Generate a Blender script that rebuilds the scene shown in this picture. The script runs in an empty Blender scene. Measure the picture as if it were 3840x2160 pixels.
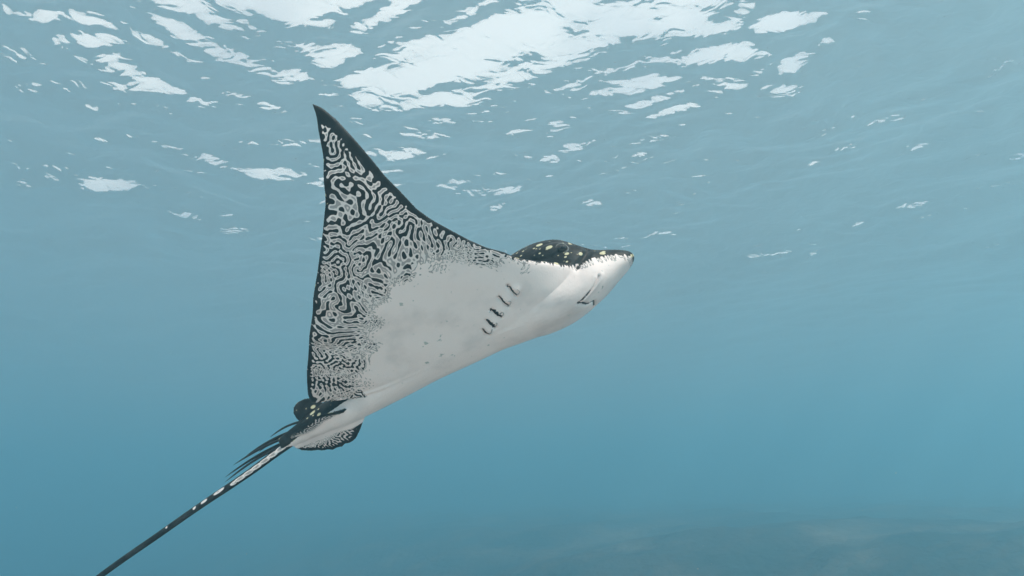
import bpy, bmesh, math, random
import numpy as np
from mathutils import Vector, Matrix, noise
from mathutils.bvhtree import BVHTree

R = math.radians
SC = bpy.context.scene
COL = SC.collection
random.seed(7)
RNG = np.random.default_rng(11)

# ------------------------------------------------------------------ camera
PITCH, ROLL, HFOV = 18.5, -2.0, 80.0
cam_data = bpy.data.cameras.new('camera')
cam = bpy.data.objects.new('camera', cam_data)
COL.objects.link(cam)
cam_data.sensor_width = 36.0
cam_data.lens = 18.0 / math.tan(R(HFOV / 2))
cam_data.clip_start, cam_data.clip_end = 0.02, 1500.0
CAM = Matrix.Rotation(R(90 + PITCH), 4, 'X') @ Matrix.Rotation(R(ROLL), 4, 'Z')
cam.matrix_world = CAM
SC.camera = cam

# ------------------------------------------------------------------ sky, sun, exposure
SUN_EL, SUN_AZ = 48.0, 133.0          # azimuth measured from the viewing direction (+Y) towards +X
world = bpy.data.worlds.new('World')
SC.world = world
world.use_nodes = True
wn, wl = world.node_tree.nodes, world.node_tree.links
bg = wn['Background']
sky = wn.new('ShaderNodeTexSky')
sky.sky_type = 'NISHITA'
sky.sun_disc = False
sky.sun_elevation = R(SUN_EL)
sky.sun_rotation = R(SUN_AZ)
sky.air_density, sky.dust_density, sky.ozone_density = 1.0, 2.0, 1.0
# broken white cloud over the blue
tc = wn.new('ShaderNodeTexCoord')
nz = wn.new('ShaderNodeTexNoise'); nz.inputs['Scale'].default_value = 2.2; nz.inputs['Detail'].default_value = 5
rp = wn.new('ShaderNodeValToRGB')
rp.color_ramp.elements[0].position, rp.color_ramp.elements[1].position = 0.36, 0.56
rp.color_ramp.elements[0].color = (0.45, 0.45, 0.45, 1)
mx = wn.new('ShaderNodeMix'); mx.data_type = 'RGBA'
mx.inputs[7].default_value = (8.2, 8.1, 7.9, 1)
wl.new(tc.outputs['Generated'], nz.inputs['Vector'])
wl.new(nz.outputs['Fac'], rp.inputs['Fac'])
wl.new(rp.outputs['Color'], mx.inputs[0])
wl.new(sky.outputs['Color'], mx.inputs[6])
wl.new(mx.outputs[2], bg.inputs['Color'])
bg.inputs['Strength'].default_value = 0.13

sun_data = bpy.data.lights.new('sun', 'SUN')
sun_data.energy = 5.0
sun_data.angle = R(0.6)
sun_data.color = (1.0, 0.93, 0.82)
sun = bpy.data.objects.new('sun', sun_data)
COL.objects.link(sun)
sdir = Vector((math.cos(R(SUN_EL)) * math.sin(R(SUN_AZ)), math.cos(R(SUN_EL)) * math.cos(R(SUN_AZ)), math.sin(R(SUN_EL))))
sun.rotation_euler = sdir.to_track_quat('Z', 'Y').to_euler()

vs = SC.view_settings
vs.view_transform, vs.look, vs.exposure, vs.gamma = 'Standard', 'None', -0.04, 1.0
vs.use_curve_mapping = False
cy = SC.cycles
cy.use_denoising = True
cy.max_bounces, cy.diffuse_bounces, cy.glossy_bounces = 8, 3, 3
cy.transmission_bounces, cy.volume_bounces, cy.transparent_max_bounces = 4, 2, 8
cy.sample_clamp_indirect = 6.0

# ------------------------------------------------------------------ helpers
def tag(o, label=None, cat=None, group=None, kind=None):
    for k, v in (('label', label), ('category', cat), ('group', group), ('kind', kind)):
        if v: o[k] = v
    return o

def mesh_obj(name, verts, faces, mat=None, parent=None, smooth=True):
    me = bpy.data.meshes.new(name)
    me.from_pydata([tuple(map(float, v)) for v in verts], [], [tuple(map(int, f)) for f in faces])
    if smooth: me.shade_smooth()
    if mat: me.materials.append(mat)
    o = bpy.data.objects.new(name, me)
    COL.objects.link(o)
    if parent: o.parent = parent
    return o

def new_mat(name):
    m = bpy.data.materials.new(name)
    m.use_nodes = True
    return m, m.node_tree.nodes, m.node_tree.links

def plain(name, col, rough=0.5, spec=0.2):
    m, n, l = new_mat(name)
    b = n['Principled BSDF']
    b.inputs['Base Color'].default_value = (*col, 1)
    b.inputs['Roughness'].default_value = rough
    b.inputs['Specular IOR Level'].default_value = spec
    return m

def grid_faces(nx, ny, off=0):
    i, j = np.meshgrid(np.arange(nx - 1), np.arange(ny - 1), indexing='ij')
    a = (i * ny + j).ravel() + off
    return np.stack([a, a + ny, a + ny + 1, a + 1], 1)

def fast_mesh(name, V, Fq, mat, parent=None):
    me = bpy.data.meshes.new(name)
    me.vertices.add(len(V)); me.vertices.foreach_set('co', np.ascontiguousarray(V, np.float32).ravel())
    me.loops.add(Fq.size); me.loops.foreach_set('vertex_index', np.ascontiguousarray(Fq, np.int32).ravel())
    me.polygons.add(len(Fq))
    me.polygons.foreach_set('loop_start', np.arange(0, Fq.size, 4, dtype=np.int32))
    me.update(calc_edges=True)
    me.shade_smooth()
    me.materials.append(mat)
    o = bpy.data.objects.new(name, me)
    COL.objects.link(o)
    if parent: o.parent = parent
    return o

# ------------------------------------------------------------------ sea surface, seen from below
SURF = 4.0
def make_surface():
    n = 760
    t = np.linspace(-1, 1, n)
    k = 4.6
    w = np.sinh(k * t) / math.sinh(k) * 170
    sp = np.gradient(w)
    X, Y = np.meshgrid(w, w + 6.0, indexing='ij')
    S = np.maximum.outer(sp, sp)
    Z = np.zeros_like(X)
    WIND = R(80)
    X0, X = X, X - 2.4
    warpx = X + 0.35 * np.sin(0.9 * Y + 0.7) + 0.2 * np.sin(2.1 * Y - 1.1 * X)
    warpy = Y + 0.35 * np.sin(0.8 * X + 2.1) + 0.2 * np.sin(1.9 * X + 1.3 * Y)
    for i in range(110):
        lam = 0.36 * (11.0 / 0.36) ** (RNG.random() ** 1.8)
        ang = WIND + RNG.normal(0, 0.7)
        slope = 0.036 * (0.55 + 0.45 * RNG.random())
        if lam > 2.5: slope *= 0.7
        kk = 2 * math.pi / lam
        amp = slope / kk
        fade = np.clip(1.6 - 4.5 * S / lam, 0, 1)
        ph = kk * (math.cos(ang) * warpx + math.sin(ang) * warpy) + RNG.random() * 6.283
        Z += amp * fade * np.sin(ph + 0.35 * np.sin(ph * 0.5 + i))
    V = np.stack([X0.ravel(), Y.ravel(), (SURF + Z).ravel()], 1)
    m, nd, lk = new_mat('sea_surface')
    nd.remove(nd['Principled BSDF'])
    out = nd['Material Output']
    geo = nd.new('ShaderNodeNewGeometry')
    mp = nd.new('ShaderNodeMapping'); mp.inputs['Scale'].default_value = (1.0, 1.35, 1.0)
    n1 = nd.new('ShaderNodeTexNoise'); n1.inputs['Scale'].default_value = 4.5; n1.inputs['Detail'].default_value = 1.6
    n1.inputs['Roughness'].default_value = 0.5; n1.inputs['Distortion'].default_value = 0.6
    bp = nd.new('ShaderNodeBump'); bp.inputs['Strength'].default_value = 1.0; bp.inputs['Distance'].default_value = 0.024
    lk.new(geo.outputs['Position'], mp.inputs['Vector'])
    lk.new(mp.outputs['Vector'], n1.inputs['Vector'])
    lk.new(n1.outputs['Fac'], bp.inputs['Height'])
    fr = nd.new('ShaderNodeFresnel'); fr.inputs['IOR'].default_value = 1.333
    lk.new(bp.outputs['Normal'], fr.inputs['Normal'])
    tr = nd.new('ShaderNodeBsdfTransparent')
    gl = nd.new('ShaderNodeBsdfGlossy'); gl.inputs['Roughness'].default_value = 0.5
    gl.inputs['Color'].default_value = (1, 1, 1, 1)
    lk.new(bp.outputs['Normal'], gl.inputs['Normal'])
    mix = nd.new('ShaderNodeMixShader')
    lk.new(fr.outputs['Fac'], mix.inputs['Fac'])
    lk.new(tr.outputs['BSDF'], mix.inputs[1])
    lk.new(gl.outputs['BSDF'], mix.inputs[2])
    # ripples too fine to resolve pass a little scattered daylight
    tl = nd.new('ShaderNodeBsdfTranslucent'); tl.inputs['Color'].default_value = (0.95, 0.97, 1.0, 1)
    cz = nd.new('ShaderNodeCombineXYZ'); cz.inputs[2].default_value = -1.0
    lk.new(cz.outputs[0], tl.inputs['Normal'])
    mix2 = nd.new('ShaderNodeMixShader'); mix2.inputs['Fac'].default_value = 0.10
    lk.new(mix.outputs['Shader'], mix2.inputs[1]); lk.new(tl.outputs['BSDF'], mix2.inputs[2])
    lk.new(mix2.outputs['Shader'], out.inputs['Surface'])
    o = fast_mesh('water', V, grid_faces(n, n), m)
    tag(o, 'rippled underside of the sea surface with bright sky patches', kind='structure')
make_surface()

# ------------------------------------------------------------------ sea bed
def bed_height(x, y):
    h = -9.5 + 8.2 / (1 + math.exp(-(x * 0.42 + (y - 11.5) * 0.36) / 1.8))
    h += 0.5 * math.exp(-((x - 10) ** 2 + (y - 15) ** 2) / 22) + 0.4 * math.exp(-((x - 4.0) ** 2 + (y - 18) ** 2) / 12)
    p = Vector((x * 0.28, y * 0.28, 0.0))
    h += 0.34 * noise.fractal(p, 1.1, 2.1, 5) + 0.12 * abs(noise.noise(p * 4.1))
    # added, unseen sand terrace under and behind the viewer; bounces light onto the belly
    k = 1 / (1 + math.exp((y - 2.6) / 0.7))
    bounce_sandz = -1.9 - 0.012 * max(0.0, -y) + 0.10 * noise.noise(Vector((x * 0.4, y * 0.4, 5.0)))
    return h * (1 - k) + bounce_sandz * k

def make_bed():
    n = 260
    t = np.linspace(-1, 1, n)
    w = np.sinh(3.6 * t) / math.sinh(3.6) * 170
    V = np.array([(x, y + 9.0, bed_height(x, y + 9.0)) for x in w for y in w])
    m, nd, lk = new_mat('sea_bed')
    b = nd['Principled BSDF']
    b.inputs['Roughness'].default_value = 0.95; b.inputs['Specular IOR Level'].default_value = 0.1
    geo = nd.new('ShaderNodeNewGeometry')
    n1 = nd.new('ShaderNodeTexNoise'); n1.inputs['Scale'].default_value = 0.45; n1.inputs['Detail'].default_value = 7
    r1 = nd.new('ShaderNodeValToRGB')
    e = r1.color_ramp.elements
    e[0].position, e[0].color = 0.38, (0.055, 0.055, 0.04, 1)
    e[1].position, e[1].color = 0.70, (0.24, 0.17, 0.11, 1)
    x = e.new(0.52); x.color = (0.11, 0.08, 0.052, 1)
    lk.new(geo.outputs['Position'], n1.inputs['Vector'])
    lk.new(n1.outputs['Fac'], r1.inputs['Fac'])
    sx = nd.new('ShaderNodeSeparateXYZ'); lk.new(geo.outputs['Position'], sx.inputs[0])
    mr = nd.new('ShaderNodeMapRange'); mr.inputs['From Min'].default_value = -5.0; mr.inputs['From Max'].default_value = -3.4
    lk.new(sx.outputs['Z'], mr.inputs['Value'])
    my = nd.new('ShaderNodeMapRange'); my.inputs['From Min'].default_value = 6.0; my.inputs['From Max'].default_value = 4.0
    lk.new(sx.outputs['Y'], my.inputs['Value'])
    mm = nd.new('ShaderNodeMath'); mm.operation = 'MULTIPLY'
    lk.new(mr.outputs[0], mm.inputs[0]); lk.new(my.outputs[0], mm.inputs[1])
    sm = nd.new('ShaderNodeMix'); sm.data_type = 'RGBA'
    sm.inputs[7].default_value = (0.78, 0.62, 0.53, 1)  # pale warm sand of the added terrace that lights the belly
    lk.new(mm.outputs[0], sm.inputs[0]); lk.new(r1.outputs['Color'], sm.inputs[6])
    lk.new(sm.outputs[2], b.inputs['Base Color'])
    n2 = nd.new('ShaderNodeTexNoise'); n2.inputs['Scale'].default_value = 3.0; n2.inputs['Detail'].default_value = 6
    bp = nd.new('ShaderNodeBump'); bp.inputs['Distance'].default_value = 0.25
    lk.new(geo.outputs['Position'], n2.inputs['Vector'])
    lk.new(n2.outputs['Fac'], bp.inputs['Height'])
    lk.new(bp.outputs['Normal'], b.inputs['Normal'])
    o = fast_mesh('sea_bed', V, grid_faces(n, n), m)
    tag(o, 'dim rocky sea bed sloping up in the murky distance', kind='structure')
make_bed()

# ------------------------------------------------------------------ the water body
def make_haze():
    bpy_v = [(x, y, z) for x in (-165, 165) for y in (-155, 165) for z in (-13.0, SURF + 0.6)]
    f = [(0, 1, 3, 2), (4, 6, 7, 5), (0, 4, 5, 1), (2, 3, 7, 6), (0, 2, 6, 4), (1, 5, 7, 3)]
    m, nd, lk = new_mat('haze')
    nd.remove(nd['Principled BSDF'])
    pv = nd.new('ShaderNodeVolumePrincipled')
    pv.inputs['Color'].default_value = (0.37, 0.785, 0.98, 1)
    pv.inputs['Density'].default_value = 0.075
    pv.inputs['Anisotropy'].default_value = 0.5
    lk.new(pv.outputs['Volume'], nd['Material Output'].inputs['Volume'])
    o = mesh_obj('haze', bpy_v, f, m, smooth=False)
    tag(o, 'pale blue sea water filling the whole view', kind='stuff')
make_haze()

# ------------------------------------------------------------------ the eagle ray
# body frame: x forward, y to its left (away from the viewer), z dorsal; wings bent up along one spanwise curve
TH, RHO, DIST = R(27.1), R(20.0), 1.535
SIZE = 0.66          # a young animal, about 0.9 m across the wings
AXF = Vector((math.cos(TH), math.sin(TH), 0))
AXU0 = Vector((-math.sin(TH), math.cos(TH), 0))
AXL0 = Vector((0, 0, 1))
AXL = AXL0 * math.cos(RHO) + AXU0 * math.sin(RHO)
AXU = AXU0 * math.cos(RHO) - AXL0 * math.sin(RHO)
ORG = Vector((-0.498, -0.3255, -DIST))
B2C = Matrix.Translation(ORG) @ Matrix((AXF, -AXL, AXU)).transposed().to_4x4()
ray = bpy.data.objects.new('eagle_ray', None)
COL.objects.link(ray)
ray.matrix_world = CAM @ Matrix.Scale(SIZE, 4) @ B2C
ray.empty_display_size = 0.2
tag(ray, 'spotted eagle ray gliding with raised wing, white belly and maze-patterned fin', 'ray')

A_AX = np.linspace(0, 0.9, 901)
A_PH = R(4) + R(62) * (A_AX / 0.66) ** 0.9
A_Y = np.concatenate([[0], np.cumsum(np.cos(A_PH[:-1]) * 0.001)])
A_Z = np.concatenate([[0], np.cumsum(np.sin(A_PH[:-1]) * 0.001)])
LEAD = [(0.4093, 0.693), (0.4224, 0.6784), (0.4333, 0.6539), (0.4426, 0.6216), (0.4523, 0.5849), (0.4612, 0.5468), (0.4694, 0.5071), (0.4813, 0.4676), (0.4929, 0.4206), (0.509, 0.3857), (0.5329, 0.3449), (0.5563, 0.3059), (0.5806, 0.2719), (0.6131, 0.2371), (0.6322, 0.2061), (0.6618, 0.1745), (0.7106, 0.1291), (0.7443, 0.0915), (0.762, 0.07), (0.77, 0.0)]
TRAIL = [(0.409, 0.693), (0.4039, 0.6687), (0.3962, 0.6433), (0.3847, 0.6141), (0.3741, 0.5873), (0.3601, 0.559), (0.3482, 0.5353), (0.335, 0.5118), (0.3192, 0.4892), (0.3033, 0.4662), (0.2805, 0.4364), (0.2559, 0.4063), (0.2374, 0.3841), (0.211, 0.352), (0.1813, 0.3115), (0.1545, 0.278), (0.1283, 0.2403), (0.0951, 0.1919), (0.0723, 0.1565), (0.0502, 0.1136), (0.038, 0.085), (0.050, 0.068), (0.10, 0.055), (0.14, 0.045), (0.15, 0.0)]
BELLY = [(0.755, 0.075), (0.7295, 0.1207), (0.6574, 0.1603), (0.6083, 0.1956), (0.5438, 0.2341), (0.4702, 0.2861), (0.4155, 0.2921), (0.3725, 0.2836), (0.3312, 0.2609), (0.278, 0.2047), (0.239, 0.1546), (0.1825, 0.0864), (0.13, 0.045), (0.0, 0.045), (0.0, -0.2), (0.755, -0.2)]
LA = np.array([p[1] for p in LEAD][::-1]); LF = np.array([p[0] for p in LEAD][::-1])
TA = np.array([p[1] for p in TRAIL][::-1]); TF = np.array([p[0] for p in TRAIL][::-1])
def f_lead(a): return np.interp(a, LA, LF)
def f_trail(a): return np.interp(a, TA, TF)
def prof(a):
    """point and dorsal normal of the spanwise curve at arc length a (right wing, lateral positive)"""
    ph = np.interp(a, A_AX, A_PH)
    return np.interp(a, A_AX, A_Y), np.interp(a, A_AX, A_Z), -np.sin(ph), np.cos(ph)
def smst(x, a, b):
    t = np.clip((x - a) / (b - a), 0, 1)
    return t * t * (3 - 2 * t)

def disc_shell():
    na, nt = 241, 90
    a1 = np.linspace(-0.693, 0.693, na)
    tt = 0.5 - 0.5 * np.cos(np.linspace(0, math.pi, nt))
    A, T = np.meshgrid(a1, tt, indexing='ij')
    AA = np.abs(A)
    fl, ft = f_lead(AA), f_trail(AA)
    Fx = fl + (ft - fl) * T
    y, z, ny, nz_ = prof(AA)
    foil = np.clip(4 * T * (1 - T), 0, 1)
    span = 1 - AA / 0.693
    H = 0.0022 + (0.003 + 0.016 * span ** 1.2) * foil ** 0.6
    bell = np.exp(-(AA / 0.115) ** 2.0)
    bellw = np.exp(-(AA / 0.20) ** 2.0)
    fv = np.interp(Fx, [0.1, 0.2, 0.35, 0.5, 0.6, 0.7, 0.78], [0.018, 0.036, 0.037, 0.042, 0.058, 0.058, 0.04])
    fd = np.interp(Fx, [0.1, 0.2, 0.35, 0.5, 0.6, 0.7, 0.78], [0.012, 0.025, 0.045, 0.06, 0.07, 0.05, 0.02])
    edge = foil ** 0.45
    edge = np.where(AA < 0.06, 1.0, edge)
    hv = H + fv * (0.72 * bell + 0.28 * bellw) * edge
    hd = H + fd * bell * edge
    # faint rays of cartilage and soft waves along the trailing margin
    wav = 0.004 * np.sin(AA * 70 + 3 * Fx * 9) * smst(T, 0.6, 1.0) * smst(AA, 0.1, 0.25)
    sg = np.where(A >= 0, 1.0, -1.0)
    def pos(off):
        return np.stack([Fx, -sg * (y + ny * (off + wav)), z + nz_ * (off + wav)], -1).reshape(-1, 3)
    V = np.concatenate([pos(-hv), pos(hd)])
    N = na * nt
    faces = [tuple(f) for f in grid_faces(na, nt)] + [tuple(f[::-1]) for f in grid_faces(na, nt, N)]
    for i in range(na - 1):
        for j in (0, nt - 1):
            q = (i * nt + j, (i + 1) * nt + j, (i + 1) * nt + j + N, i * nt + j + N)
            faces.append(q[::-1] if j == 0 else q)
    for j in range(nt - 1):
        for i in (0, na - 1):
            q = (i * nt + j, i * nt + j + 1, i * nt + j + 1 + N, i * nt + j + N)
            faces.append(q if i == 0 else q[::-1])
    return V, faces

def loft(stations, n=40, exp=2.4):
    """closed tube; station = (x, z_bottom, z_top, half width, y centre)"""
    V, Fc = [], []
    for st in stations:
        x, zb, zt, w = st[:4]
        zc = st[4] if len(st) > 4 else zb + 0.40 * (zt - zb)
        for k in range(n):
            t = 2 * math.pi * k / n
            c, s = math.cos(t), math.sin(t)
            yy = w * math.copysign(abs(c) ** (2 / exp), c)
            zz = math.copysign(abs(s) ** (2 / exp), s)
            zz = zc + zz * ((zt - zc) if zz > 0 else (zc - zb))
            V.append((x, yy, zz))
    for i in range(len(stations) - 1):
        for k in range(n):
            k2 = (k + 1) % n
            Fc.append((i * n + k, i * n + k2, (i + 1) * n + k2, (i + 1) * n + k))
    Fc.append(tuple(range(n))[::-1])
    Fc.append(tuple(range((len(stations) - 1) * n, len(stations) * n)))
    return V, Fc

def smooth_stations(st, m):
    """resample stations with a Catmull-Rom curve"""
    st = np.array(st, float)
    out = []
    for i in range(len(st) - 1):
        p0, p1, p2, p3 = st[max(i - 1, 0)], st[i], st[i + 1], st[min(i + 2, len(st) - 1)]
        for k in range(m):
            t = k / m
            out.append(0.5 * ((2 * p1) + (p2 - p0) * t + (2 * p0 - 5 * p1 + 4 * p2 - p3) * t * t + (3 * p1 - p0 - 3 * p2 + p3) * t ** 3))
    out.append(st[-1])
    return [tuple(o) for o in out]

TRUNK = smooth_stations([(-0.10, -0.040, -0.008, 0.014), (-0.04, -0.043, 0.005, 0.021), (0.02, -0.048, 0.018, 0.030), (0.07, -0.055, 0.026, 0.040), (0.14, -0.056, 0.036, 0.052), (0.22, -0.055, 0.045, 0.066), (0.35, -0.052, 0.065, 0.085), (0.5, -0.056, 0.092, 0.095), (0.58, -0.070, 0.120, 0.096), (0.64, -0.080, 0.134, 0.094)], 5)
HEAD = smooth_stations([(0.56, -0.062, 0.118, 0.092), (0.62, -0.078, 0.136, 0.095), (0.68, -0.082, 0.139, 0.096), (0.73, -0.076, 0.127, 0.093), (0.760, -0.068, 0.107, 0.088), (0.79, -0.060, 0.074, 0.079), (0.815, -0.051, 0.050, 0.069), (0.84, -0.040, 0.037, 0.060), (0.868, -0.029, 0.022, 0.049), (0.888, -0.020, 0.010, 0.035), (0.899, -0.012, 0.001, 0.016)], 5)

def ellipsoid(c, r, n=20, m=12):
    V, Fc = [], []
    for i in range(m + 1):
        th = math.pi * i / m
        for k in range(n):
            t = 2 * math.pi * k / n
            V.append((c[0] + r[0] * math.sin(th) * math.cos(t), c[1] + r[1] * math.sin(th) * math.sin(t), c[2] + r[2] * math.cos(th)))
    for i in range(m):
        for k in range(n):
            k2 = (k + 1) % n
            Fc.append((i * n + k, (i + 1) * n + k, (i + 1) * n + k2, i * n + k2))
    return V, Fc

def tube(pts, radii, n=12, flat=1.0):
    V, Fc = [], []
    P = [Vector(p) for p in pts]
    for i, p in enumerate(P):
        d = (P[min(i + 1, len(P) - 1)] - P[max(i - 1, 0)]).normalized()
        up = Vector((0, 0, 1)) - d * d.z
        up.normalize()
        sd = d.cross(up)
        for k in range(n):
            t = 2 * math.pi * k / n
            V.append(p + (sd * math.cos(t) * flat + up * math.sin(t)) * radii[i])
    for i in range(len(P) - 1):
        for k in range(n):
            k2 = (k + 1) % n
            Fc.append((i * n + k, i * n + k2, (i + 1) * n + k2, (i + 1) * n + k))
    Fc.append(tuple(range(n))[::-1]); Fc.append(tuple(range((len(P) - 1) * n, len(P) * n)))
    return V, Fc

def sheet(outline, th, lift):
    """flat fin of thickness th whose outline (x, w) is placed by lift(x, w) -> Vector"""
    n = len(outline)
    cx, cw = sum(p[0] for p in outline) / n, sum(p[1] for p in outline) / n
    rings = [1.0, 0.97, 0.8, 0.5, 0.2]
    ths = [0.25, 0.55, 1.0, 1.15, 1.2]
    V, Fc = [], []
    for side in (-1, 1):
        for r_, t_ in zip(rings, ths):
            for (x, w) in outline:
                V.append(lift(cx + (x - cx) * r_, cw + (w - cw) * r_, side * th * t_ * 0.5))
    m = len(rings)
    for s in range(2):
        o = s * m * n
        for i in range(m - 1):
            for k in range(n):
                k2 = (k + 1) % n
                q = (o + i * n + k, o + i * n + k2, o + (i + 1) * n + k2, o + (i + 1) * n + k)
                Fc.append(q if s else q[::-1])
        c = tuple(o + (m - 1) * n + k for k in range(n))
        Fc.append(c if s else c[::-1])
    for k in range(n):
        k2 = (k + 1) % n
        Fc.append((k, k2, m * n + k2, m * n + k))
    return V, Fc

PELV = [(0.115, 0.02), (0.092, 0.047), (0.068, 0.070), (0.046, 0.088), (0.030, 0.099), (0.018, 0.102), (0.010, 0.095), (-0.002, 0.098), (-0.014, 0.089), (-0.026, 0.091), (-0.036, 0.080), (-0.048, 0.079), (-0.056, 0.067), (-0.068, 0.058), (-0.082, 0.034), (-0.088, 0.012), (-0.04, 0.006), (0.05, 0.006)]
def pelvic(side):
    if side > 0:      # far fin droops, its underside turned to the viewer
        return sheet(PELV, 0.006, lambda x, w, h: Vector((x + 0.01, w * 0.93 + 0.0 , -0.036 - 0.42 * w + h + 0.002 * math.sin(90 * x))))
    return sheet(PELV, 0.006, lambda x, w, h: Vector((x + 0.02, -w * 0.80, -0.030 - 0.02 * w + h + 0.004 * math.sin(60 * x))))
DORS = [(0.035, 0.010), (0.028, 0.028), (0.010, 0.042), (-0.010, 0.049), (-0.030, 0.049), (-0.044, 0.041), (-0.049, 0.028), (-0.046, 0.014), (-0.040, 0.000), (-0.030, -0.012), (0.02, -0.012)]
def dorsal_fin():
    return sheet(DORS, 0.007, lambda x, w, h: Vector((x + 0.002, h, w * 1.08 + 0.004)))

def make_body():
    shells = [disc_shell(), loft(TRUNK), loft(HEAD, 44, 2.7), pelvic(1), pelvic(-1), dorsal_fin()]
    for s in (-1, 1):
        shells.append(ellipsoid((0.700, s * 0.068, 0.072), (0.062, 0.027, 0.030)))     # eye socket bulge
    V, Fc = [], []
    for v, f in shells:
        off = len(V)
        V += [tuple(p) for p in v]
        Fc += [tuple(int(i) + off for i in q) for q in f]
    tmp = mesh_obj('body', V, Fc)
    # consistent outward normals so that the voxel union is solid
    bm = bmesh.new(); bm.from_mesh(tmp.data)
    bmesh.ops.recalc_face_normals(bm, faces=bm.faces)
    bm.to_mesh(tmp.data); bm.free()
    rm = tmp.modifiers.new('remesh', 'REMESH'); rm.mode = 'VOXEL'; rm.voxel_size = 0.0023; rm.use_smooth_shade = True
    sm = tmp.modifiers.new('smooth', 'SMOOTH'); sm.factor = 0.5; sm.iterations = 9
    dg = bpy.context.evaluated_depsgraph_get()
    me = bpy.data.meshes.new_from_object(tmp.evaluated_get(dg))
    bpy.data.objects.remove(tmp)
    return me

body_me = make_body()

def get_co(me):
    a = np.empty(len(me.vertices) * 3, np.float32); me.vertices.foreach_get('co', a); return a.reshape(-1, 3).astype(float)
def get_no(me):
    a = np.empty(len(me.vertices) * 3, np.float32); me.vertices.foreach_get('normal', a); return a.reshape(-1, 3).astype(float)

def seg_dist(P, poly, closed=False):
    """distance of points to a polyline, any dimension"""
    best = np.full(len(P), 1e9)
    poly = np.array(poly, float)
    m = len(poly)
    for i in range(m if closed else m - 1):
        a, b = poly[i], poly[(i + 1) % m]
        ab = b - a
        t = np.clip(((P - a) @ ab) / (ab @ ab), 0, 1)
        best = np.minimum(best, np.linalg.norm(P - a - t[:, None] * ab, axis=1))
    return best
def in_poly(P, poly):
    x, y = P[:, 0], P[:, 1]
    r = np.zeros(len(P), bool)
    m = len(poly)
    for i in range(m):
        (x1, y1), (x2, y2) = poly[i], poly[(i + 1) % m]
        if y1 == y2: continue
        c = ((y1 > y) != (y2 > y)) & (x < (x2 - x1) * (y - y1) / (y2 - y1) + x1)
        r ^= c
    return r

def maze(n, lam, seed, g=0.0, steps=110, aniso=None):
    """Swift-Hohenberg labyrinth on a periodic n x n grid, lam grid cells per stripe period"""
    rng = np.random.default_rng(seed)
    k = 2 * math.pi * np.fft.fftfreq(n)
    KX, KY = np.meshgrid(k, k, indexing='ij')
    q = (KX ** 2 + KY ** 2) / (2 * math.pi / lam) ** 2
    Lh = 0.35 - (1 - q) ** 2
    u = rng.normal(0, 0.3, (n, n))
    dt = 0.5
    den = 1 / (1 - dt * Lh)
    for _ in range(steps):
        u = np.real(np.fft.ifft2(np.fft.fft2(u + dt * (g * u * u - u ** 3)) * den))
    return np.clip(u / np.sqrt(np.mean(u * u)) * 0.7, -1.15, 1.15)
def sample(fld, X, Y):
    n = fld.shape[0]
    X = np.mod(X, n); Y = np.mod(Y, n)
    i, j = np.floor(X).astype(int) % n, np.floor(Y).astype(int) % n
    a, b = X - np.floor(X), Y - np.floor(Y)
    i1, j1 = (i + 1) % n, (j + 1) % n
    return fld[i, j] * (1 - a) * (1 - b) + fld[i1, j] * a * (1 - b) + fld[i, j1] * (1 - a) * b + fld[i1, j1] * a * b

co = get_co(body_me)
bvh = BVHTree.FromPolygons([tuple(v) for v in co], [tuple(p.vertices) for p in body_me.polygons])

# ---- tail: a long whip that leaves the trunk and runs on far behind the body
TAIL = [(0.02, 0.0, -0.012), (-0.0289, 0.0, -0.0184), (-0.0655, 0.0, -0.0273), (-0.1252, 0.0, -0.0387), (-0.1842, 0.0, -0.0492), (-0.2423, 0.0, -0.0577), (-0.3457, 0.0, -0.0704), (-0.4607, 0.0, -0.0873), (-0.6259, 0.0, -0.1121), (-0.85, 0.02, -0.150), (-1.10, 0.06, -0.20), (-1.35, 0.12, -0.24), (-1.55, 0.19, -0.27)]
TAIL_R = [0.014, 0.0145, 0.0125, 0.0098, 0.0090, 0.0083, 0.0076, 0.0073, 0.0069, 0.006, 0.0046, 0.003, 0.0012]
def resample(pts, rad, m):
    st = smooth_stations([tuple(p) + (r_,) for p, r_ in zip(pts, rad)], m)
    return [p[:3] for p in st], [p[3] for p in st]
tp, trd = resample(TAIL, TAIL_R, 14)
tv, tf = tube(tp, trd, 14)
bm = bmesh.new(); bm.from_mesh(body_me)
n_body = len(bm.verts)
nv = [bm.verts.new(v) for v in tv]
for q in tf: bm.faces.new([nv[i] for i in q])
bm.normal_update(); bm.to_mesh(body_me); bm.free()
body_me.update()

# ---- anatomy set out on the skin (body frame, right side; mirrored for the left)
GILLS = [[(0.5854, -0.1655, 0.0165), (0.5881, -0.1491, 0.0053), (0.5919, -0.1346, -0.0048), (0.6028, -0.1405, 0.0004)],
         [(0.5549, -0.1529, 0.0063), (0.5584, -0.1355, -0.0053), (0.565, -0.1214, -0.0147), (0.5741, -0.1294, -0.0091)],
         [(0.5258, -0.135, -0.0058), (0.5307, -0.12, -0.0154), (0.5386, -0.1059, -0.0245), (0.5464, -0.1142, -0.0194)],
         [(0.5041, -0.1161, -0.017), (0.5078, -0.1009, -0.0263), (0.5142, -0.0882, -0.0339), (0.5218, -0.0992, -0.028)],
         [(0.485, -0.0979, -0.0277), (0.4872, -0.0839, -0.0355), (0.4932, -0.0751, -0.0402), (0.5047, -0.0889, -0.033)]]
MOUTH = [(0.7878, -0.071, -0.0317), (0.7764, -0.0684, -0.041), (0.762, -0.0658, -0.0486), (0.7368, -0.0635, -0.0572), (0.7154, -0.0603, -0.0635)]
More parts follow.
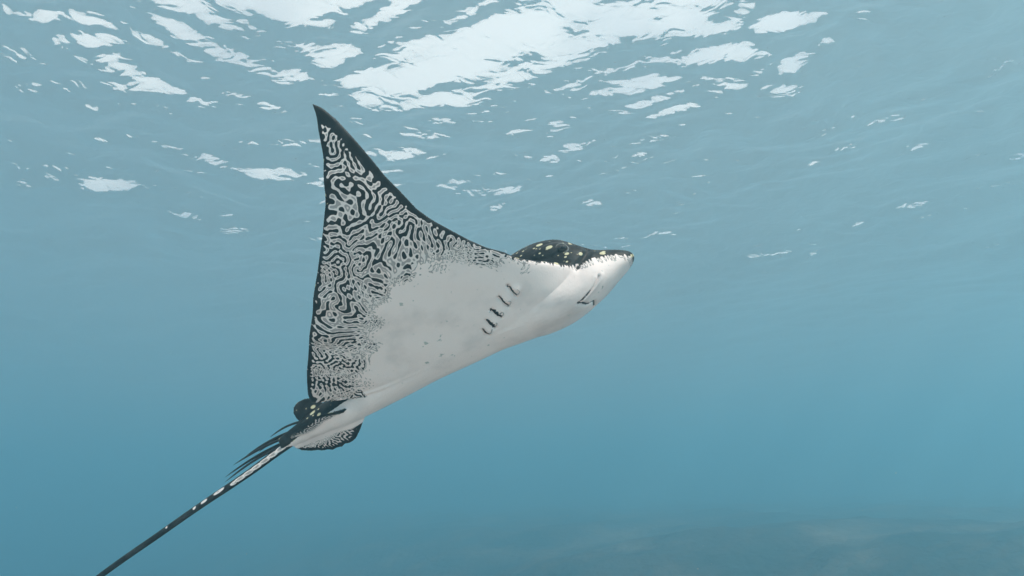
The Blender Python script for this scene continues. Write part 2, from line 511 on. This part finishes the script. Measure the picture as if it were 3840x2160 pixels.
CURTAIN = [(0.7154, -0.0603, -0.0635), (0.7257, -0.0507, -0.0672), (0.7381, -0.0314, -0.0716), (0.7543, -0.0201, -0.0697), (0.757, 0.0, -0.070)]
NOTCH = [(0.7525, -0.0829, 0.0051), (0.769, -0.0786, 0.0172), (0.7886, -0.0673, 0.0309), (0.80, -0.055, 0.045)]
def mirror(l): return [(p[0], -p[1], p[2]) for p in l]
pre = BVHTree.FromPolygons([tuple(v) for v in get_co(body_me)], [tuple(p.vertices) for p in body_me.polygons])
def seat(l): return [tuple(pre.find_nearest(Vector(p))[0]) for p in l]
GILLS = [seat(g) for g in GILLS]
MOUTH, CURTAIN, NOTCH = seat(MOUTH), seat(CURTAIN), seat(NOTCH)
def dense(l, k=6):
    return [p[:3] for p in smooth_stations(l, k)]

co = get_co(body_me); no = get_no(body_me)
nV = len(co)
latv = np.abs(co[:, 1])
# grooves
disp = np.zeros(nV)
groove = np.zeros(nV)
front = np.where((co[:, 0] > 0.45) & (co[:, 0] < 0.83))[0]
Pf = np.stack([co[front, 0], -latv[front], co[front, 2]], 1)
def carve(line, depth, w):
    d = seg_dist(Pf, dense(line))
    k = np.exp(-(d / w) ** 2)
    disp[front] -= depth * k
    groove[front] = np.maximum(groove[front], k)
carve(MOUTH, 0.0060, 0.0032)
dl = seg_dist(Pf, [(p[0] + 0.009, p[1], p[2] - 0.001) for p in dense(MOUTH)])
disp[front] += 0.0030 * np.exp(-(dl / 0.006) ** 2)
dl = seg_dist(Pf, [(p[0] - 0.010, p[1], p[2]) for p in dense(MOUTH)])
disp[front] += 0.0022 * np.exp(-(dl / 0.007) ** 2)
groove[front] *= 1 - 0.75 * smst(Pf[:, 0], 0.745, 0.785)
carve(CURTAIN, 0.0050, 0.0052)
carve(NOTCH, 0.0070, 0.0085)
g_m = groove.copy()
for g in GILLS:
    carve(g[:3], 0.0050, 0.0036)
    c = np.mean(np.array(g), 0) + np.array([0.006, 0, 0])
    d = np.linalg.norm(Pf - c, axis=1)
    disp[front] += 0.0035 * np.exp(-(d / 0.012) ** 2)
# soft cheek swelling in front of the gills and faint muscle undulation over the belly
d = np.linalg.norm((np.stack([co[:, 0], -latv, co[:, 2]], 1) - np.array([0.672, -0.098, -0.030])) / np.array([1.5, 1.0, 1.0]), axis=1)
disp += 0.007 * np.exp(-(d / 0.036) ** 2)
co2 = co + no * disp[:, None]
co2 += no * (0.0022 * np.sin(co[:, 0] * 41 + latv * 23) * np.sin(latv * 33 + 1.0) * (latv < 0.5))[:, None] * (np.arange(nV) < n_body)[:, None] * smst(latv, 0.04, 0.12)[:, None] * 0.5
body_me.vertices.foreach_set('co', co2.astype(np.float32).ravel())
body_me.update()

# ---- spanwise coordinate a and offset from the middle surface for every vertex
pa = np.arange(0, 0.72, 0.006)
py, pz, pny, pnz = prof(pa)
arc = np.zeros(nV); offs = np.zeros(nV)
for c0 in range(0, nV, 20000):
    sl = slice(c0, min(nV, c0 + 20000))
    dy = latv[sl, None] - py; dz = co[sl, 2, None] - pz
    k = np.argmin(dy * dy + dz * dz, 1)
    i = np.arange(len(k))
    offs[sl] = dy[i, k] * pny[k] + dz[i, k] * pnz[k]
    arc[sl] = pa[k] + dy[i, k] * pnz[k] - dz[i, k] * pny[k]
arc = np.clip(arc, 0, 0.70)
fx = co[:, 0]

# ---- labyrinth of dark lines on the outer fin, fading into specks at the belly
N_ = 384
m1, m2, m3 = maze(N_, 16, 3, steps=34), maze(N_, 15, 5, g=0.25, steps=34), maze(N_, 13, 9, steps=30)
# soft warps bend the lines; the period shortens towards the tail root
wx = 0.012 * np.sin(arc * 22 + 1.0) + 0.010 * np.sin(fx * 31 + arc * 9)
wy = 0.012 * np.sin(fx * 19 + 2.0) + 0.010 * np.sin(arc * 37 - fx * 8)
left = np.where(co[:, 1] > 0, 137.0, 0.0)
q1 = sample(m1, (fx + wx) * 1330 + left, (arc + wy) * 1200 + 40)
q2 = sample(m2, (fx + wx) * 1600 + 77 + left, (arc + wy) * 1180 + 11)
q3 = sample(m3, (fx + wx) * 1560 + 31 + left, (arc + wy) * 1250 + 90)
FA = np.stack([fx, arc], 1)
dB = seg_dist(FA, BELLY, True)
dB = np.where(in_poly(FA, BELLY), -dB, dB)            # positive outside the white belly
rim_t = (fx - f_trail(arc)) * 0.80
rim_l = (f_lead(arc) - fx) * 0.80
rear = 1 - smst(arc, 0.10, 0.26)
wf = np.clip(np.maximum(smst(0.060 - dB, 0.0, 0.055), 0.75 * rear), 0, 1)
fieldv = q1 * (1 - wf) + q3 * wf
fieldv = np.where(rear * 0.8 > 0.5, q2 * 0.6 + q3 * 0.4, fieldv)
bias = -0.36 + 0.14 * smst(arc, 0.3, 0.5) + 0.16 * (1 - smst(arc, 0.12, 0.28)) + 0.32 * sample(m2, fx * 210 + 50, arc * 210)
bias += 1.5 * (1 - smst(rim_t, 0.0035, 0.011))                                       # dark trailing rim
lw = np.interp(arc, [0.10, 0.25, 0.35, 0.5, 0.62, 0.69], [0.001, 0.002, 0.007, 0.016, 0.019, 0.02])
bias += 1.6 * (1 - smst(rim_l, lw * 0.55, lw * 1.15))                                # wide dark leading margin
bias += 0.35 * (1 - smst(rim_l, lw, lw * 1.0 + 0.10)) * smst(arc, 0.30, 0.5)
bias += 1.3 * smst(arc, 0.650, 0.692)
edge_n = dB + 0.012 * sample(m1, fx * 260, arc * 260) + 0.006 * q2
bias -= 3.4 * (1 - smst(edge_n, -0.012, 0.024))
bias -= 0.35 * (1 - smst(edge_n, 0.0, 0.075))
dark_v = fieldv + bias

# ---- dorsal side: dark; limit of the dark on head, trunk and fins
zb = np.interp(fx, [-0.2, -0.02, 0.05, 0.14, 0.3, 0.6, 0.70, 0.76, 0.80, 0.84, 0.87, 0.885, 0.899],
               [-0.05, -0.03, -0.018, -0.012, 0.0, 0.018, 0.018, 0.012, 0.011, 0.005, -0.005, -0.014, -0.028])
w = smst(arc, 0.095, 0.13) * (fx < 0.75) * (fx > 0.03)
w = np.where(fx > 0.60, smst(arc, 0.11, 0.15), w)
w = np.where(fx < 0.16, smst(arc, 0.052, 0.066), w)
dors = np.where(np.arange(nV) < n_body, (co[:, 2] - zb) * (1 - w) + (offs + 0.0005) * w, 0.0)
dors += 0.0035 * q3 * (arc < 0.16) * (fx > 0.55)
fin = (fx < 0.16) & (co[:, 2] < -0.015) & (latv > np.interp(fx, [-0.1, 0.02, 0.07, 0.14], [0.016, 0.031, 0.041, 0.053])) & (arc < 0.12) & (np.arange(nV) < n_body)
dors = np.where(fin, np.where(no[:, 2] > 0.1, 0.02, -0.02), dors)
fin_rim = seg_dist(np.stack([fx - 0.01, latv / 0.93], 1), PELV, True)
fin_v = q3 + 0.25 + 1.6 * (1 - smst(fin_rim, 0.006, 0.026)) - 0.15 - 1.2 * (1 - smst(latv, 0.030, 0.05)) * (fin_rim > 0.012)
dark_v = np.where(fin, fin_v, dark_v)
dark_v = np.where((~fin) & (arc < 0.06) & (fx < 0.2), -2.0, dark_v)
# tail: dark above, pale below near its root, with a few pale flecks further back
it = np.arange(nV) >= n_body
tz = np.interp(-fx, [-p[0] for p in TAIL], [p[2] for p in TAIL]); trr = np.interp(-fx, [-p[0] for p in TAIL], TAIL_R)
rel = (co[:, 2] - tz) / trr
pale = np.exp(-((rel + 0.15) / 0.55) ** 2) * smst(fx, -0.262, -0.235) * (1 - smst(fx, -0.075, -0.05))
pale = pale * 1.5 - 0.75 * np.clip(np.sin(fx * 260 + 3 * rel), 0, 1) ** 2 * pale
for fxs, ln in ((-0.282, 0.020), (-0.325, 0.011), (-0.352, 0.006), (-0.435, 0.004), (-0.53, 0.004)):
    pale = np.maximum(pale, 1.3 * np.exp(-((fx - fxs) / ln) ** 2 - ((rel - 0.25) / 0.45) ** 2))
tail_v = 0.9 - 1.6 * pale
dark_v = np.where(it, tail_v, dark_v)
dors = np.where(it, -0.02, dors)
# dark freckles on the snout
dark_v = np.where((fx > 0.74) & (arc < 0.10), -2.0 + 2.3 * smst(co[:, 2] - zb, -0.022, 0.0) * (0.55 + 0.6 * q3), dark_v)

def attr(name, arr):
    a = body_me.attributes.new(name, 'FLOAT', 'POINT')
    a.data.foreach_set('value', np.ascontiguousarray(arr, np.float32))
attr('dark', dark_v); attr('dorsal', dors * 100); attr('groove', g_m)

def skin_material():
    m, nd, lk = new_mat('ray_skin')
    b = nd['Principled BSDF']
    b.inputs['Roughness'].default_value = 0.48
    b.inputs['Specular IOR Level'].default_value = 0.22
    def at(name):
        n = nd.new('ShaderNodeAttribute'); n.attribute_name = name; return n.outputs['Fac']
    def ramp(src, lo, hi):
        n = nd.new('ShaderNodeMapRange'); n.interpolation_type = 'SMOOTHSTEP'
        n.inputs['From Min'].default_value, n.inputs['From Max'].default_value = lo, hi
        lk.new(src, n.inputs['Value']); return n.outputs[0]
    def mix(fac, c1, c2):
        n = nd.new('ShaderNodeMix'); n.data_type = 'RGBA'
        if isinstance(fac, float): n.inputs[0].default_value = fac
        else: lk.new(fac, n.inputs[0])
        for i, c in ((6, c1), (7, c2)):
            if isinstance(c, tuple): n.inputs[i].default_value = (*c, 1)
            else: lk.new(c, n.inputs[i])
        return n.outputs[2]
    def math_(op, a, c):
        n = nd.new('ShaderNodeMath'); n.operation = op
        for i, x in ((0, a), (1, c)):
            if isinstance(x, (int, float)): n.inputs[i].default_value = x
            else: lk.new(x, n.inputs[i])
        return n.outputs[0]
    tcn = nd.new('ShaderNodeTexCoord')
    def noise_(scale, det=4, rough=0.55):
        n = nd.new('ShaderNodeTexNoise'); n.inputs['Scale'].default_value = scale; n.inputs['Detail'].default_value = det
        n.inputs['Roughness'].default_value = rough
        lk.new(tcn.outputs['Object'], n.inputs['Vector']); return n.outputs['Fac']
    # belly: warm white with soft grey smudges and a few specks
    belly = mix(ramp(noise_(9.0, 6), 0.47, 0.78), (0.95, 0.775, 0.735), (0.74, 0.61, 0.585))
    belly = mix(ramp(noise_(55.0, 3), 0.66, 0.74), belly, (0.50, 0.47, 0.44))
    core = math_('ADD', at('dark'), math_('MULTIPLY', math_('SUBTRACT', noise_(90.0, 3), 0.5), 1.6))
    pale = mix(ramp(core, -0.72, -0.98), (0.85, 0.71, 0.675), (0.40, 0.34, 0.325))
    dk = mix(ramp(noise_(30.0, 4), 0.4, 0.7), (0.012, 0.014, 0.015), (0.035, 0.036, 0.036))
    d = math_('ADD', at('dark'), math_('MULTIPLY', math_('SUBTRACT', noise_(160.0, 2), 0.5), 0.55))
    ventral = mix(ramp(at('dark'), -1.7, -1.35), belly, pale)
    ventral = mix(ramp(d, -0.12, 0.12), ventral, dk)
    # dorsal: near black with pale, dark-centred spots
    mp = nd.new('ShaderNodeMapping'); mp.inputs['Scale'].default_value = (0.62, 1.0, 1.0)
    lk.new(tcn.outputs['Object'], mp.inputs['Vector'])
    vo = nd.new('ShaderNodeTexVoronoi'); vo.inputs['Scale'].default_value = 44.0; vo.inputs['Randomness'].default_value = 0.85
    lk.new(mp.outputs['Vector'], vo.inputs['Vector'])
    spot = math_('SUBTRACT', 1.0, ramp(vo.outputs['Distance'], 0.20, 0.27))
    spot = math_('MULTIPLY', spot, ramp(noise_(22.0, 2), 0.30, 0.42))
    vo2 = nd.new('ShaderNodeTexVoronoi'); vo2.inputs['Scale'].default_value = 95.0
    lk.new(mp.outputs['Vector'], vo2.inputs['Vector'])
    fleck = math_('SUBTRACT', 1.0, ramp(vo2.outputs['Distance'], 0.16, 0.24))
    fleck = math_('MULTIPLY', fleck, ramp(noise_(26.0, 2), 0.50, 0.58))
    spot = math_('MAXIMUM', spot, fleck)
    dorsal = mix(spot, dk, (0.66, 0.58, 0.38))
    dmask = ramp(math_('ADD', at('dorsal'), math_('MULTIPLY', math_('SUBTRACT', noise_(90.0, 3), 0.5), 0.8)), -0.06, 0.06)
    col = mix(dmask, ventral, dorsal)
    col = mix(ramp(math_('ADD', at('groove'), math_('MULTIPLY', math_('SUBTRACT', noise_(120.0, 2), 0.5), 1.1)), 0.62, 0.95), col, (0.035, 0.033, 0.032))  # mouth and notch creases darkened, shade put into the colour; curtain fringe dark
    lk.new(col, b.inputs['Base Color'])
    bp = nd.new('ShaderNodeBump'); bp.inputs['Strength'].default_value = 0.25; bp.inputs['Distance'].default_value = 0.002
    lk.new(noise_(220.0, 3), bp.inputs['Height'])
    lk.new(bp.outputs['Normal'], b.inputs['Normal'])
    return m
body_me.materials.clear()
body_me.materials.append(skin_material())
body_me.shade_smooth()
body = bpy.data.objects.new('body', body_me)
COL.objects.link(body)
body.parent = ray
body['label'] = 'one smooth body with white belly, dark back and whip tail'

bvh = BVHTree.FromPolygons([tuple(v) for v in co2], [tuple(p.vertices) for p in body_me.polygons])
def snap(p, lift=0.0):
    loc, nor, _, _ = bvh.find_nearest(Vector(p))
    return loc + nor * lift, nor

M_dark = plain('slit_dark', (0.022, 0.022, 0.022), 0.5, 0.2)
M_flap = plain('gill_flap', (0.50, 0.43, 0.41), 0.5, 0.2)
M_spine = plain('spine', (0.020, 0.022, 0.022), 0.4, 0.3)
M_eye = plain('eye', (0.035, 0.033, 0.03), 0.12, 0.5)
M_pupil = plain('pupil', (0.004, 0.004, 0.004), 0.08, 0.5)
M_lid = plain('eyelid', (0.16, 0.16, 0.155), 0.5, 0.2)

# gill slits: a dark lens-shaped strip laid on the skin behind a thin raised flap
for s in (-1, 1):
    for gi, g in enumerate(GILLS):
        line = dense([(p[0], p[1] * -s, p[2]) if s == 1 else p for p in g[:3]], 6)
        tipp = Vector((g[3][0], g[3][1] * (-1 if s == 1 else 1), g[3][2]))
        V, Fc = [], []
        n = len(line)
        wmax = (0.0026, 0.0030, 0.0080, 0.0085, 0.0036)[gi]
        for i, p in enumerate(line):
            t = i / (n - 1)
            wd = wmax * math.sin(math.pi * min(1, max(0.0, t * 0.92 + 0.04))) ** 0.7
            P, N = snap(p, 0.0008)
            nxt = Vector(line[min(i + 1, n - 1)]) - Vector(line[max(i - 1, 0)])
            sd = N.cross(nxt).normalized()
            if sd.x < 0: sd = -sd
            jag = wmax * 0.35 * math.sin(i * 2.3 + gi)
            V += [snap(P - sd * wd * 0.6, 0.0006)[0], P + N * 0.0004, snap(P + sd * (wd + jag * (0.2 < t < 0.8)), 0.0006)[0]]
        for i in range(n - 1):
            for k in (0, 1):
                Fc.append((3 * i + k, 3 * i + k + 1, 3 * i + k + 4, 3 * i + k + 3))
        slit = mesh_obj('gill_slit', V, Fc, M_dark, ray)
        so = slit.modifiers.new('solid', 'SOLIDIFY'); so.thickness = 0.0012; so.offset = 0
        # flap: a small curled rim
        arcp = dense([line[-1], tuple(tipp), tuple(Vector(line[n // 2]) + Vector((0.012, 0, 0.0)))], 5)
        pts = [snap(p, 0.0007)[0] for p in arcp]
        fv, ff = tube(pts, [0.0012] * len(pts), 6)
        mesh_obj('flap', fv, ff, M_flap, slit)

# eyes
for s in (-1, 1):
    c, nrm = snap((0.7453, s * 0.0914, 0.0672))
    c = c - nrm * 0.0045
    V, Fc = ellipsoid((0, 0, 0), (0.0125, 0.0125, 0.0100), 24, 14)
    e = mesh_obj('eye', V, Fc, M_eye, ray)
    e.location = c
    e.rotation_euler = nrm.to_track_quat('Y', 'Z').to_euler()
    V, Fc = ellipsoid((0, 0.0102, 0), (0.0058, 0.0034, 0.0046), 20, 12)
    mesh_obj('pupil', V, Fc, M_pupil, e)
    # brow ridge curling round the eye
    lid = []
    for k in range(15):
        t = R(-150 + 250 * k / 14)
        lid.append(snap(c + Vector((0.0165 * math.cos(t), 0, -0.0135 * math.sin(t) - 0.0015)), 0.0002)[0])
    fv, ff = tube(lid, [0.0006 + 0.0022 * math.sin(math.pi * k / 14) for k in range(15)], 8)
    mesh_obj('eyelid', fv, ff, M_lid, ray)

# barbed spines lying back from the tail root
SPINES = [((-0.030, 0.004), (-0.1187, 0.0044), 0.0028), ((-0.045, -0.008), (-0.1953, -0.0065), 0.0036), ((-0.060, -0.016), (-0.2297, -0.0164), 0.0036), ((-0.085, -0.022), (-0.2644, -0.0314), 0.0034), ((-0.105, -0.028), (-0.2631, -0.0456), 0.0032), ((-0.070, -0.012), (-0.165, -0.0115), 0.0030)]
for i, ((x0, z0), (x1, z1), r0) in enumerate(SPINES):
    pts, rad = [], []
    for k in range(13):
        t = k / 12
        pts.append((x0 + (x1 - x0) * t, (-0.004, 0.003, -0.003, 0.004, -0.002, 0.006)[i] * (1 + 0.6 * t), z0 + (z1 - z0) * t + 0.006 * math.sin(math.pi * t)))
        rad.append(r0 * (1.0 - 0.25 * t) * (1 - t ** 5) + 0.0003)
    fv, ff = tube(pts, rad, 8, 0.6)
    mesh_obj('tail_spine', fv, ff, M_spine, ray)

# ------------------------------------------------------------------ drifting specks in the water
def make_specks():
    V, Fc = [], []
    rg = random.Random(3)
    for _ in range(240):
        d = rg.uniform(0.9, 5.5)
        p = Vector((rg.uniform(-1.1, 1.1) * d * 0.85, d, rg.uniform(-0.35, 0.75) * d))
        r_ = rg.uniform(0.0006, 0.0016) * (0.6 + 0.25 * d)
        o = len(V)
        ax = [Vector((rg.gauss(0, 1), rg.gauss(0, 1), rg.gauss(0, 1))).normalized() * r_ * rg.uniform(0.5, 1.5) for _k in range(3)]
        V += [p + ax[0], p - ax[0], p + ax[1], p - ax[1], p + ax[2], p - ax[2]]
        Fc += [(o + a, o + b, o + c) for a in (0, 1) for b in (2, 3) for c in (4, 5)]
    o = mesh_obj('drifting_specks', V, Fc, plain('speck', (0.75, 0.75, 0.72), 0.8, 0.1))
    tag(o, 'tiny pale specks drifting in the sea water', kind='stuff')
make_specks()
